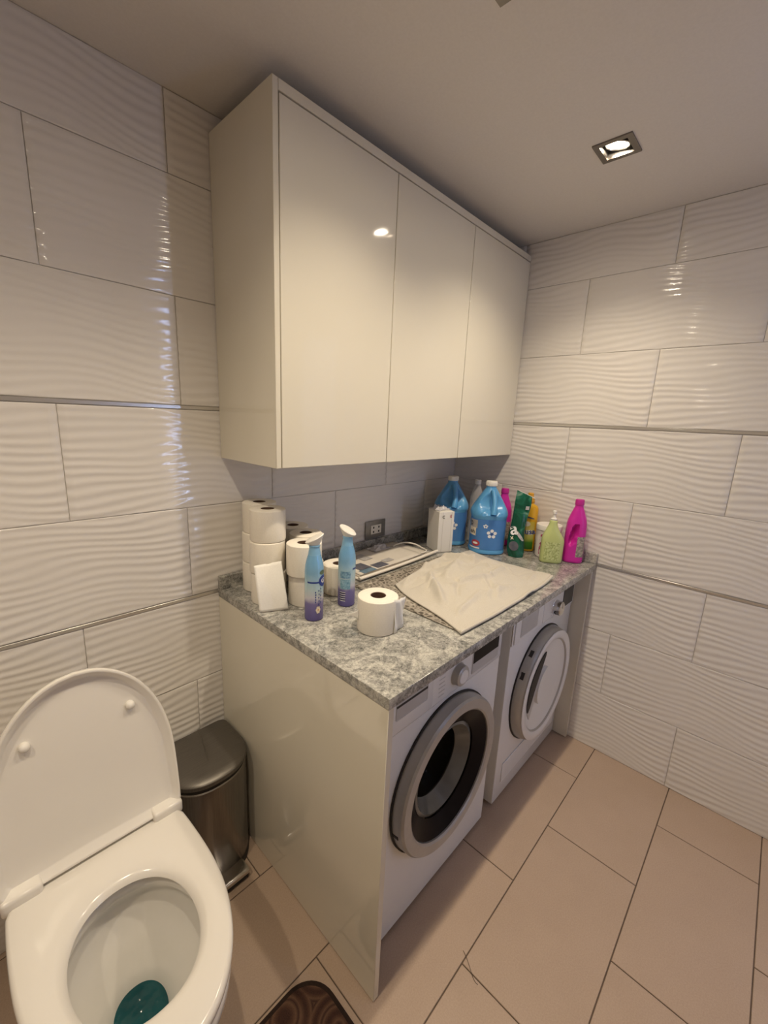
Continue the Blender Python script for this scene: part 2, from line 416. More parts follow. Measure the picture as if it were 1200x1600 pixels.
# glowing openings added unseen behind the camera for cool reflections: frosted window, glass door
def opening(name, x0, x1, z0, z1, loc, rz, pane_mat, fw=.03):
    o = box(name, x0, x1, -.012, -.002, z0, z1, pane_mat); o.location = loc; o.rotation_euler = (0, 0, rz); tag(o, kind='structure')
    bm = bmesh.new()
    bm_box(bm, x0-fw, x0, -.03, -.001, z0-fw, z1+fw, .003, 1); bm_box(bm, x1, x1+fw, -.03, -.001, z0-fw, z1+fw, .003, 1)
    bm_box(bm, x0, x1, -.03, -.001, z1, z1+fw, .003, 1); bm_box(bm, x0, x1, -.03, -.001, z0-fw, z0, .003, 1)
    link(name.split('_')[0]+'_frame', from_bm(bm, 'frame'), M['frame'], o)
    return o
WIN_X = .745
opening('added_window_1', -.014, .014, .60, 2.10, (WIN_X, YF, 0), pi, M['frost'], .025)
dr = opening('added_door_1', -.20, .20, .05, 2.02, (XR, -1.86, 0), -pi/2, M['frost_dim'], .04)
bm = bmesh.new(); bm_box(bm, .155, .185, -.05, -.012, .98, 1.10, .006, 2); link('door_handle', from_bm(bm, 'handle'), M['chrome'], dr)

# ---------------------------------------------------------------- ceiling spots
def downlight(x, y, label, grp=None):
    d = empty('downlight', (x, y, H), label, 'ceiling light', grp)
    o, i = .053, .037
    v = []; f = []
    for z, s in ((-.004, o), (-.004, i), (.002, i), (.0, o)):
        v += [(-s, -s, z), (s, -s, z), (s, s, z), (-s, s, z)]
    for a, b_ in ((0, 4), (4, 8), (12, 0), (8, 12)):
        for k in range(4): f.append((a+k, a+(k+1) % 4, b_+(k+1) % 4, b_+k))
    bm = bmesh.new(); me = mesh('bezel', v, f); bm.from_mesh(me); link('bezel', from_bm(bm, 'bezel'), M['nickel'], d)
    # square recess and tilted gimbal with the lamp
    v = [(-i, -i, .002), (i, -i, .002), (i, i, .002), (-i, i, .002), (-i, -i, .06), (i, -i, .06), (i, i, .06), (-i, i, .06)]
    link('housing', mesh('housing', v, [(0, 1, 5, 4), (1, 2, 6, 5), (2, 3, 7, 6), (3, 0, 4, 7), (4, 5, 6, 7)]), M['black_matte'], d)
    g = lathe('gimbal', [(.0345, .006), (.0345, .030), (.031, .034), (.0295, .030), (.0295, .010), (.032, .004)], M['nickel_in'], d, N=32, closed=True)
    g.rotation_euler = (radians(8), radians(-6), 0)
    l = lathe('lamp', [(.029, .010), (.020, .0055), (.004, .004)], M['lamp'], d, N=32); l.rotation_euler = g.rotation_euler
    ld = bpy.data.lights.new('spot', 'SPOT'); ld.energy = LAMP_W; ld.color = LAMP_COL; ld.spot_size = radians(128); ld.spot_blend = 1.0; ld.shadow_soft_size = .014
    lo = bpy.data.objects.new('spot', ld); C.objects.link(lo); lo.parent = d; lo.location = (0, .035, -.012)
    return d
downlight(*LAMPS[0], 'lit square recessed ceiling spot with dark nickel frame, the one nearest the rippled right wall')
downlight(*LAMPS[1], 'lit square recessed ceiling spot in front of the middle of the white wall cabinet')
downlight(*LAMPS[2], 'lit square recessed ceiling spot above the open toilet')

downlight(*LAMPS[3], 'added unseen square ceiling spot, fill light beyond the toilet, farthest from the cabinet')  # extra spot out of view, added to fill the cabinet end and left side

# ---------------------------------------------------------------- wall cabinet
CX0, CY, CZ0, CZ1 = .0273, -.3283, 1.3415, 2.2374
cb = empty('wall_cabinet', (CX0, 0, CZ0), 'long gloss white wall cabinet with three flat doors above the worktop', 'cabinet')
def cbox(name, x0, x1, y0, y1, z0, z1, m_, bev=.001):
    return box(name, x0-CX0, x1-CX0, y0, y1, z0-CZ0, z1-CZ0, m_, cb, bev, 1)
WB = -.0065
cbox('side_panel', CX0, CX0+.016, CY, WB, CZ0, CZ1, M['cab_white'])
cbox('side_panel', XR-.024, XR-.008, CY+.02, WB, CZ0, CZ1-.03, M['cab_white'])
cbox('top_panel', CX0+.0165, XR-.008, CY, WB, CZ1-.024, CZ1, M['cab_white'])
cbox('bottom_panel', CX0+.0165, XR-.0245, CY+.021, WB, CZ0+.003, CZ0+.02, M['cab_white'])
cbox('back_panel', CX0+.0165, XR-.0245, WB-.008, WB-.001, CZ0+.0205, CZ1-.0245, M['cab_white'])
D1, D2 = .4622, .8974
for a, b_ in ((CX0+.0185, D1-.0013), (D1+.0013, D2-.0013), (D2+.0013, XR-.0085)):
    cbox('door', a, b_, CY, CY+.018, CZ0, CZ1-.0275, M['cab_white'], .0012)

# ---------------------------------------------------------------- worktop, end panels
D, HC, SB = .8014, .900, .8718
wt = empty('worktop', (0, 0, SB), 'mottled grey granite worktop with low upstands over the laundry machines', 'worktop')
box('slab', -.001, XR-.0075, -D, WB, 0, HC-SB, M['granite'], wt, .0015, 2)
box('upstand', -.001, XR-.0075, WB-.018, WB, HC-SB+.0003, .945-SB, M['granite'], wt, .001, 1)
box('upstand', XR-.0255, XR-.0075, -D+.001, WB-.0185, HC-SB+.0003, .945-SB, M['granite'], wt, .001, 1)
ep = box('end_panel', 0, .018, -.8, WB, .003, SB-.0004, M['cab_white'], None, .001, 1)
tag(ep, 'gloss white upright end panel carrying the worktop beside the pedal bin', 'panel')
fp = empty('filler_panel', (1.34, -.79, 0), 'narrow white upright filler panel between the tumble dryer and the rippled wall', 'panel')
box('panel', 0.005, .0265, 0, .72, .003, SB-.0004, M['cab_white'], fp, .001, 1)

# ---------------------------------------------------------------- washing machine and dryer
def plate_hole(name, x0, x1, z0, z1, cx, cz, r, y0, y1, mt, parent, N=64):
    v = []; f = []
    def sq(a):
        dx, dz = cos(a), sin(a); t_ = 1e9
        if dx > 1e-9: t_ = min(t_, (x1-cx)/dx)
        if dx < -1e-9: t_ = min(t_, (x0-cx)/dx)
        if dz > 1e-9: t_ = min(t_, (z1-cz)/dz)
        if dz < -1e-9: t_ = min(t_, (z0-cz)/dz)
        return cx+dx*t_, cz+dz*t_
    angs = [2*pi*i/N for i in range(N)]+[math.atan2(z-cz, x-cx) % (2*pi) for x in (x0, x1) for z in (z0, z1)]
    angs = sorted(set(round(a, 6) for a in angs)); n = len(angs)
    O = [sq(a) for a in angs]; I = [(cx+r*cos(a), cz+r*sin(a)) for a in angs]
    for lay, y in ((O, y0), (I, y0), (I, y1), (O, y1)): v += [(p[0], y, p[1]) for p in lay]
    for L in range(4):
        a, b_ = L*n, ((L+1) % 4)*n
        for k in range(n): f.append((a+k, a+(k+1) % n, b_+(k+1) % n, b_+k))
    bm = bmesh.new(); me = mesh(name, v, f); bm.from_mesh(me); me2 = from_bm(bm, name); sharp(me2, 40)
    return link(name, me2, mt, parent)
def ring_y(name, prof, cx, cz, mt, parent, N=72, closed=True, cap0=False, cap1=False, deg=30):
    return lathe(name, prof, mt, parent, N=N, axis='y', origin=(cx, 0, cz), closed=closed, cap0=cap0, cap1=cap1, deg=deg)
def arc_patch(name, cx, cz, r0, r1, a0, a1, y0, y1, mt, parent, n=28, taper=True):
    v = []; f = []
    for i in range(n+1):
        t_ = i/n; a = a0+(a1-a0)*t_; k = sin(pi*t_)**.5 if taper else 1
        rm = (r0+r1)/2; hw = (r1-r0)/2*max(k, .08)
        ra, rb = r1-2*hw, r1
        for rr, y in ((ra, y0), (rb, y0), (rb, y1), (ra, y1)): v.append((cx+rr*cos(a), y, cz+rr*sin(a)))
    for i in range(n):
        for q in range(4): f.append((i*4+q, i*4+(q+1) % 4, i*4+4+(q+1) % 4, i*4+4+q))
    f += [(0, 1, 2, 3), (n*4+3, n*4+2, n*4+1, n*4)]
    bm = bmesh.new(); me = mesh(name, v, f); bm.from_mesh(me); me2 = from_bm(bm, name); sharp(me2, 40)
    return link(name, me2, mt, parent)

YW = -.725
wm = empty('washing_machine', (.06, YW, 0), 'white front-loading washing machine with large silver ring door and dark round glass', 'washing machine')
# local frame: x 0..0.6, front face y = 0, depth +y
bm = bmesh.new()
for a in ((0, .018, .002, .64, .012, .85), (.582, .6, .002, .64, .012, .85), (.018, .582, .002, .64, .832, .85), (.018, .582, .002, .64, .012, .03), (.018, .582, .62, .64, .03, .832)):
    bm_box(bm, *a, .002, 1)
link('body', from_bm(bm, 'body'), M['appliance'], wm)
plate_hole('front_panel', 0, .6, .012, .695, .30, .438, .205, 0, .02, M['appliance'], wm)
box('control_panel', 0, .6, -.003, .018, .698, .85, M['appliance'], wm, .003, 2)
dw = box('detergent_drawer', .012, .205, -.006, .01, .704, .838, M['appliance'], wm, .003, 2)
box('drawer_handle', .048, .178, -.0072, -.004, .742, .792, M['appl_grey'], dw, .003, 1)
box('finger_slot', .050, .176, -.0078, -.006, .778, .786, M['black_matte'], dw, .001, 1)
dial = ring_y('program_dial', [(.0001, -.026), (.026, -.026), (.031, -.023), (.0335, -.004), (.036, -.003)], .33, .752, M['silver'], wm, N=48, closed=False, cap0=True)
ring_y('dial_cap', [(.0001, -.0275), (.020, -.0275), (.022, -.0262)], .33, .752, M['appliance'], dial, N=40, closed=False, cap0=True)
ds = box('display', .41, .575, -.0055, .002, .712, .812, M['appl_grey'], wm, .002, 1)
box('screen', .413, .572, -.0065, -.004, .748, .809, M['black_gloss'], ds, .001, 1)
for k in range(9):                                     # printed programme lines beside the dial
    box('program_mark', .235+.001*(k % 2), .262+.002*(k % 3), -.0036, -.003, .716+.0135*k, .7185+.0135*k, M['appl_grey'], wm)
dc = (.30, .438)
wd = ring_y('door_ring', [(.243, -.002), (.243, -.012), (.2405, -.036), (.235, -.0425), (.206, -.0425), (.200, -.038), (.199, -.004), (.236, -.002)], *dc, M['silver'], wm)
ring_y('door_gap', [(.248, -.0004), (.248, -.006), (.2435, -.006), (.2435, -.0004)], *dc, M['black_matte'], wd)
ring_y('inner_rim', [(.1985, -.034), (.185, -.026), (.160, -.014), (.150, -.008), (.150, .002), (.1985, -.002)], *dc, M['black_gloss'], wd)
ring_y('door_glass', [(.1495, -.010), (.142, .010), (.128, .055), (.10, .085), (.05, .098), (.0005, .10), (.0005, .104), (.05, .102), (.102, .089), (.132, .058), (.146, .012), (.1495, -.004)], *dc, M['door_glass'], wd, closed=True)
ring_y('glass_collar', [(.149, -.004), (.140, .024), (.116, .040), (.112, .034), (.138, -.008)], *dc, M['collar'], wd)
ring_y('gasket', [(.204, .004), (.196, .03), (.17, .06), (.164, .058), (.188, .024), (.196, .002)], *dc, M['rubber'], wm)
dm = ring_y('drum', [(.235, .065), (.235, .36), (.0005, .37)], *dc, M['drum'], wm, closed=False)
for k in range(3):
    a = radians(90+120*k); p = (dc[0]+.20*cos(a), dc[1]+.20*sin(a))
    tube('lifter', [(p[0], .09, p[1]), (p[0], .2, p[1]), (p[0], .34, p[1])], [.020, .028, .020], M['rubber'], dm, 8)
for dz in (.055, -.055):                               # dark hinge slots on the flank of the ring
    a = pi-dz/.242*1.0 if dz > 0 else pi-dz/.242
    a = radians(194) if dz > 0 else radians(212)
    o = box('hinge_slot', -.004, .004, -.024, -.006, -.006, .006, M['black_matte'], wd)
    o.location = (dc[0]+.2395*cos(a), 0, dc[1]+.2395*sin(a)); o.rotation_euler = (0, -a, 0)
for x in (.05, .55):
    for y in (.05, .58): lathe('foot', [(.018, 0), (.020, .004), (.020, .0125)], M['black_matte'], wm, 16).location = (x, y, 0)

td = empty('tumble_dryer', (.735, -.728, 0), 'white tumble dryer with silver ring and pale closed round door beside the filler panel', 'tumble dryer')
bm = bmesh.new(); bm_box(bm, 0, .598, .0, .64, .012, .85, .006, 2); me = from_bm(bm, 'body'); sharp(me, 40); link('body', me, M['appliance'], td)
box('control_panel', 0.002, .596, -.004, .0, .702, .848, M['appliance'], td, .002, 1)
tank = box('water_tank_drawer', .012, .235, -.0085, -.0035, .706, .842, M['appliance'], td, .003, 1)
box('tank_grip', .055, .200, -.0095, -.007, .722, .800, M['appl_grey'], tank, .002, 1)
box('dial_plate', .262, .436, -.0052, -.0035, .706, .836, M['appliance'], td, .002, 1)
d2 = ring_y('program_dial', [(.0001, -.034), (.026, -.034), (.030, -.031), (.032, -.006), (.034, -.004)], .385, .742, M['chrome'], td, N=40, closed=False, cap0=True)
box('dial_pointer', .383, .387, -.0352, -.033, .745, .770, M['appl_grey'], d2)
for k in range(14):
    a = radians(-60+k*300/13+0); box('program_mark', .385+.046*cos(a)-.002, .385+.046*cos(a)+.002, -.0058, -.005, .742+.046*sin(a)-.0015, .742+.046*sin(a)+.0015, M['appl_grey'], td)
box('display', .468, .585, -.0062, -.0035, .690+.02, .798, M['lcd'], td, .002, 1)
pc = (.302, .432)
pd = ring_y('door_ring', [(.244, -.001), (.244, -.012), (.238, -.034), (.230, -.043), (.2, -.0435), (.194, -.039), (.194, -.001)], *pc, M['silver'], td)
ring_y('door_gap', [(.249, -.0002), (.249, -.005), (.2445, -.005), (.2445, -.0002)], *pc, M['black_matte'], pd)
ring_y('front_ring', [(.2335, -.0438), (.2335, -.0465), (.226, -.049), (.205, -.047), (.200, -.0438)], *pc, M['appliance'], pd)
ring_y('door_panel', [(.1995, -.040), (.190, -.036), (.14, -.030), (.07, -.027), (.0005, -.026)], *pc, M['appliance'], pd, closed=False, cap1=True)
arc_patch('handle_recess', *pc, .085, .168, radians(105), radians(218), -.0355, -.024, M['appl_grey'], pd)
arc_patch('handle_shade_patch', *pc, .112, .170, radians(104), radians(200), -.0395, -.036, M['black_matte'], pd)  # black crescent laid on the panel as the shade inside the grip
arc_patch('handle_lip', *pc, .082, .091, radians(100), radians(222), -.043, -.030, M['appliance'], pd, taper=False)
for a in (radians(128), radians(150)):
    o = box('hinge_slot', -.002, .002, -.026, -.012, -.014, .014, M['black_matte'], pd)
    o.location = (pc[0]+.2415*cos(a), 0, pc[1]+.2415*sin(a)); o.rotation_euler = (0, -a, 0)
box('filter_flap', .05, .56, -.0035, .0, .085, .172, M['appliance'], td, .003, 1)
for x in (.05, .55):
    for y in (.05, .58): lathe('foot', [(.018, 0), (.020, .004), (.020, .0125)], M['black_matte'], td, 16).location = (x, y, 0)

# ---------------------------------------------------------------- toilet
TX = -.448; TC = -.53                                   # polar centre of the seat in world y
def seat_hw(y):
    yc, a, b = -.46, .185, .318
    if y >= yc: return a-(a-.176)*((y-yc)/.17)**2
    return a*max(0, 1-abs((y-yc)/b)**2.25)**.5
def poly_outline(hw, yb, yf, cr=.03):
    R_ = []
    n = 60
    for i in range(n+1):
        t_ = i/n; y = yb+(yf-yb)*(1-cos(pi*t_/2)) if False else yb+(yf-yb)*(.5*t_+.5*sin(pi*t_/2))
        h_ = hw(y)
        d = yb-y
        if d < cr: h_ -= cr-sqrt(max(0, cr*cr-(cr-d)**2))
        R_.append((h_, y))
    return R_+[(-x, y) for x, y in reversed(R_)]
def polar(poly, c, N=96):
    out = []
    for i in range(N):
        a = 2*pi*i/N; d = (cos(a), sin(a)); best = 0
        for (x0, y0), (x1, y1) in zip(poly, poly[1:]+poly[:1]):
            ax, ay = x0-c[0], y0-c[1]; bx, by = x1-x0, y1-y0
            den = d[0]*by-d[1]*bx
            if abs(den) < 1e-12: continue
            t_ = (ax*by-ay*bx)/den; s_ = (ax*d[1]-ay*d[0])/den
            if t_ > 0 and -1e-6 <= s_ <= 1+1e-6: best = max(best, t_)
        out.append(best)
    return out
NP = 96
seat_r = polar(poly_outline(seat_hw, -.292, -.778, .035), (0, TC), NP)
hole_poly = [(.112*math.copysign(abs(cos(2*pi*i/80))**.92, cos(2*pi*i/80)), -.548+.137*math.copysign(abs(sin(2*pi*i/80))**.95, sin(2*pi*i/80))) for i in range(80)]
hole_r = polar(hole_poly, (0, TC), NP)
def pring(rs, z, sx=1, sy=1, dy=0):
    return [Vector((r*cos(2*pi*i/NP)*sx, TC+r*sin(2*pi*i/NP)*sy+dy, z)) for i, r in enumerate(rs)]
off = lambda rs, d: [max(.002, r+d) for r in rs]
lerp = lambda A, B, t_: [a+(b-a)*t_ for a, b in zip(A, B)]
to = empty('toilet', (TX, 0, 0), 'white ceramic toilet with open lid and teal water in the bowl', 'toilet')
def bowl_hw(y):
    yc, a, b = -.46, .180, .318
    if y >= yc: return a-(a-.170)*min(1, (y-yc)/.30)
    return a*max(0, 1-abs((y-yc)/b)**2.25)**.5
bowl_r = polar(poly_outline(bowl_hw, -.012, -.774, .02), (0, TC), NP)
def body_ring(z, sx, front):
    out = []
    for i, r in enumerate(bowl_r):
        x, y = r*cos(2*pi*i/NP), r*sin(2*pi*i/NP)
        out.append(Vector((x*sx, TC+(y*front if y < 0 else y), z)))
    return out
rs = [body_ring(.0, .70, .38), body_ring(.006, .715, .40), body_ring(.10, .70, .36), body_ring(.20, .76, .48), body_ring(.28, .87, .72), body_ring(.34, .96, .92), body_ring(.385, .995, .99), body_ring(.408, 1, 1), body_ring(.414, .985, .985)]
inner = [(off(hole_r, .030), .414), (off(hole_r, .016), .411), (off(hole_r, .010), .400), (off(hole_r, .012), .385), (off(hole_r, .020), .372), (off(hole_r, .022), .350)]
rs += [pring(r_, z) for r_, z in inner]
for z, k, dy in ((.30, .96, -.000), (.26, .78, .006), (.225, .58, .012), (.19, .43, .016), (.14, .36, .018), (.11, .28, .02)):
    rs.append(pring(hole_r, z, k, k*.96, dy))
rings('bowl', rs, M['porcelain'], to, 50)
wr = pring(hole_r, .196, .455, .455*.96, .0155)
cen = sum(wr, Vector())/len(wr)
link('water', mesh('water', wr+[cen], [(i, (i+1) % NP, NP) for i in range(NP)]), M['water'], to)
z0, z1 = .4185, .444
rings('seat', [pring(off(seat_r, -.006), z0), pring(off(seat_r, -.001), z0+.005), pring(seat_r, z1-.010), pring(off(seat_r, -.003), z1-.003), pring(off(seat_r, -.010), z1),
               pring(lerp(seat_r, hole_r, .75), z1-.001), pring(off(hole_r, .012), z1-.004), pring(off(hole_r, .004), z1-.010), pring(hole_r, z1-.017), pring(off(hole_r, .006), z0)], M['seat_white'], to, 60, closed=True)
# raised lid
LL = .440
def lid_hw(s):
    sc, a, b = .15, .188, LL-.15
    if s <= sc: return a-(a-.184)*((sc-s)/sc)**2
    return a*max(0, 1-((s-sc)/b)**2.2)**.5
lp = [(x, -y) for x, y in poly_outline(lambda y: lid_hw(-y), 0, -LL, .012)]
lid_r = polar(lp, (0, .2), NP)
lid_tilt = radians(11)
LU = Vector((0, sin(lid_tilt), cos(lid_tilt))); LN = Vector((0, -cos(lid_tilt), sin(lid_tilt))); LO = Vector((0, -.284, .4465))
def lring(rs_, d): return [LO+Vector((r*cos(2*pi*i/NP), 0, 0))+LU*(.2+r*sin(2*pi*i/NP))+LN*d for i, r in enumerate(rs_)]
lid = rings('lid', [lring(off(lid_r, -.05), -.006), lring(off(lid_r, -.012), -.003), lring(off(lid_r, -.002), .004), lring(lid_r, .018), lring(off(lid_r, -.002), .0235), lring(off(lid_r, -.005), .0245), lring(off(lid_r, -.009), .0225), lring(off(lid_r, -.020), .006), lring(off(lid_r, -.025), .0045), lring(off(lid_r, -.06), .004)], M['seat_white'], to, 50)
for sx in (-1, 1):
    p = LO+Vector((sx*.103, 0, 0))+LU*.31+LN*.004
    b_ = lathe('bumper', [(.0105, 0), (.0105, .006), (.009, .012), (.005, .0155), (.001, .0165)], M['seat_white'], lid, 20)
    b_.rotation_euler = LN.to_track_quat('Z', 'Y').to_euler(); b_.location = p
    box('hinge', min(sx*.112, sx*.184), max(sx*.112, sx*.184), -.316, -.276, .428, .466, M['seat_white'], to, .008, 3)

dk = empty('dark_canister', (-.80, -.085, 0), 'made-up dark brown canister standing in for a dark sliver behind the toilet', 'canister')  # invented canister that stands in for an unidentified dark sliver
lathe('cup', [(.050, 0), (.055, .004), (.062, .24), (.058, .245), (.052, .235), (.05, .02)], M['canister'], dk, 28)

# ---------------------------------------------------------------- pedal bin
bn = empty('pedal_bin', (-.131, 0, 0), 'brushed steel pedal bin with rounded front and dark base beside the end panel', 'bin')
def bin_hw(y):
    if y > -.13: return .1245
    return .1245*max(0, 1-((-.13-y)/.128)**2.4)**.45
bin_poly = poly_outline(bin_hw, -.018, -.258, .022)
bin_r = polar(bin_poly, (0, -.125), 72)
def bring(d, z): return [Vector(((r+d)*cos(2*pi*i/72), -.125+(r+d)*sin(2*pi*i/72), z)) for i, r in enumerate(bin_r)]
rings('base', [bring(-.006, 0), bring(.0005, .004), bring(.0005, .026), bring(-.002, .030)], M['black_matte'], bn)
rings('body', [bring(-.003, .028), bring(-.0005, .032), bring(-.0005, .372), bring(-.004, .375)], M['bin_steel'], bn)
rings('rim', [bring(-.006, .374), bring(-.004, .378), bring(-.004, .386), bring(-.007, .389)], M['black_matte'], bn)
ld_ = rings('lid', [bring(-.003, .387), bring(.0015, .390), bring(.0015, .402), bring(-.004, .408), bring(-.03, .4115), bring(-.07, .413)], M['bin_lid'], bn, 40)
tube('lid_seam', bez((.030, -.020, .4065), (.022, -.08, .4165), (.0, -.16, .4165), (-.022, -.244, .4045), 20), .0022, M['bin_lid'], ld_, 6)
pdl = empty('pedal', (0, 0, 0)); pdl.parent = bn
bpy.data.objects.remove(pdl)
bm = bmesh.new(); bm_box(bm, -.028, .062, -.300, -.246, .018, .040, .008, 3); me = from_bm(bm, 'pedal'); sharp(me, 40)
pdl = link('pedal', me, M['chrome'], bn)
box('pedal_pad', -.025, .059, -.2965, -.248, .003, .0178, M['black_matte'], pdl, .003, 1)

# ---------------------------------------------------------------- bath mat and hair
def rrect(x0, x1, y0, y1, r, z, n=10):
    out = []
    for cx, cy, a0 in ((x1-r, y1-r, 0), (x0+r, y1-r, 90), (x0+r, y0+r, 180), (x1-r, y0+r, 270)):
        for i in range(n+1):
            a = radians(a0+90*i/n); out.append(Vector((cx+r*cos(a), cy+r*sin(a), z)))
    return out
bmat = empty('bath_mat', (-.31, -.90, 0), 'dark brown bath mat with swirl pattern and rounded corners on the floor tiles', 'mat')
mx0, mx1, my0, my1 = -.25, .247, -.28, .272
rings('binding', [rrect(mx0, mx1, my0, my1, .085, 0.0006), rrect(mx0, mx1, my0, my1, .085, .007), rrect(mx0+.004, mx1-.004, my0+.004, my1-.004, .082, .009), rrect(mx0+.011, mx1-.011, my0+.011, my1-.011, .076, .009)], M['mat_edge'], bmat)
rings('pile', [rrect(mx0+.011, mx1-.011, my0+.011, my1-.011, .076, .0092), rrect(mx0+.012, mx1-.012, my0+.012, my1-.012, .075, .0115), rrect(mx0+.02, mx1-.02, my0+.02, my1-.02, .068, .0125)], M['rug'], bmat)
hp = bez((.262, -.905, .0012), (.245, -.945, .002), (.222, -.955, .002), (.226, -.975, .0012), 14)
tag(tube('hair', [Vector(p) for p in hp], .0006, M['hair'], None, 5), 'thin dark curled hair lying on the beige floor tile', 'hair')

# ---------------------------------------------------------------- wall outlet
ou = empty('wall_outlet', (.75, -.0068, .989), 'grey rectangular wall outlet plate with cream double socket above the upstand', 'outlet')
box('plate', -.064, .064, -.006, 0, -.041, .041, M['outlet_plate'], ou, .002, 2)
ins = box('socket_insert', -.034, .034, -.0095, -.006, -.021, .021, M['outlet_white'], ou, .0015, 1)
for sx in (-1, 1):
    for sz in (-1, 1):
        box('socket_slot', sx*.017-.004, sx*.017+.004, -.0100, -.009, sz*.010-.0045, sz*.010+.0045, M['black_matte'], ins)

# ---------------------------------------------------------------- toilet rolls
RR, RH = .0548, .100
def roll_meshes():
    prof = [(.0215, .0), (RR-.004, 0), (RR-.0008, .002), (RR, .006), (RR, RH-.006), (RR-.0008, RH-.002), (RR-.004, RH), (.0215, RH), (.0205, RH-.003), (.0205, .003)]
    rs_ = [[Vector((r*cos(2*pi*i/44), r*sin(2*pi*i/44), z)) for i in range(44)] for r, z in prof]
    a = rings_mesh('paper', rs_, closed=True); sharp(a, 40); a.materials.append(M['paper'])
    prof = [(.0204, .001), (.0204, RH-.001), (.0192, RH-.001), (.0192, .001)]
    rs_ = [[Vector((r*cos(2*pi*i/32), r*sin(2*pi*i/32), z)) for i in range(32)] for r, z in prof]
    b_ = rings_mesh('core', rs_, closed=True); sharp(b_, 40); b_.materials.append(M['core'])
    rs_ = [[Vector((.0192*cos(2*pi*i/24), .0192*sin(2*pi*i/24), z)) for i in range(24)] for z in (.040, .046)]
    return a, b_
RM = roll_meshes()
def roll(x, y, lev, label, rz=0, group='toilet rolls stacked on the worktop'):
    e = empty('toilet_roll', (x, y, HC+.0003+lev*.1003), label, 'toilet roll', group, rz)
    link('paper', RM[0], None, e); link('core', RM[1], None, e)
    return e
roll(.112, -.082, 0, 'white toilet roll at the bottom of the stack beside the back upstand corner')
roll(.113, -.082, 1, 'white toilet roll in the middle layer against the tiled wall, under the top roll')
roll(.118, -.079, 2, 'white toilet roll on top of the stack, the one against the tiled wall', 1.0)
roll(.081, -.192, 0, 'white toilet roll at the bottom of the stack behind the hanging sheet', 2.0)
r_b2 = roll(.079, -.189, 1, 'white toilet roll in the middle layer with a long sheet hanging to the worktop', .4)
roll(.083, -.188, 2, 'white toilet roll on top of the stack, the one at the front edge', .8)
roll(.163, -.278, 0, 'white toilet roll under the front middle-layer roll, touching the hanging sheet', 1.4)
roll(.152, -.283, 1, 'white toilet roll in the middle layer behind the lavender spray can', .2)
roll(.234, -.190, 0, 'white toilet roll hidden at the bottom in the middle of the stack', .2)
roll(.226, -.191, 1, 'white toilet roll in the middle layer, between the spray can and the back rolls', .9)
roll(.252, -.082, 0, 'white toilet roll at the bottom by the back wall behind the other rolls', .9)
roll(.250, -.080, 1, 'white toilet roll in the middle layer by the back wall, nearest the outlet', .1)
roll(.296, -.284, 0, 'white toilet roll standing on the worktop between the two spray cans', .5)
lone = roll(.207, -.559, 0, 'single white toilet roll standing alone near the worktop front, loose end flapping', .3, 'toilet rolls stacked on the worktop')
lone.scale = (1.06, 1.06, 1.0)
def sheet(name, pts_fn, nu, nv, mt, parent, th=.0006):
    v = []; f = []
    for j in range(nv+1):
        for i in range(nu+1): v.append(pts_fn(i/nu, j/nv))
    for j in range(nv):
        for i in range(nu):
            k = j*(nu+1)+i; f.append((k, k+1, k+nu+2, k+nu+1))
    me = mesh(name, v, f); o = link(name, me, mt, parent, smooth=True)
    so = o.modifiers.new('thickness', 'SOLIDIFY'); so.thickness = th
    return o
def hang(u, v):                                         # world: from the roll front down to the worktop
    top = Vector((.016, -.216, 1.035)).lerp(Vector((.088, -.254, 1.045)), u)
    bot = Vector((.006, -.262, .9025)).lerp(Vector((.083, -.300, .9025)), u)
    p = top.lerp(bot, v)
    bul = .010*sin(pi*v)*(.6+.4*sin(pi*u))
    p += Vector((-.5, -.85, 0))*(bul*1.0)
    return p
b2 = r_b2; inv = (Matrix.Translation(b2.location) @ Matrix.Rotation(.4, 4, 'Z')).inverted()
sheet('loose_sheet', lambda u, v: inv @ hang(u, v), 12, 16, M['sheet'], b2)
linv = (Matrix.Translation(lone.location) @ Matrix.Rotation(.3, 4, 'Z') @ Matrix.Diagonal((1.06, 1.06, 1, 1))).inverted()
def flap(u, v):
    a = radians(-84)+u*radians(50); r = .0592+.019*u*u+.003*sin(9*u+5*v)
    return linv @ Vector((.207+r*cos(a), -.559+r*sin(a), .903+.100*v-.012*u*v))
sheet('loose_sheet', flap, 12, 8, M['sheet'], lone)
def tail(u, v):
    a = radians(160)-u*radians(26); r = .0590+.030*u*u
    return linv @ Vector((.207+r*cos(a), -.559+r*sin(a), .935+.032*v*(1-u)+.004*u))
sheet('torn_end', tail, 8, 5, M['sheet'], lone)

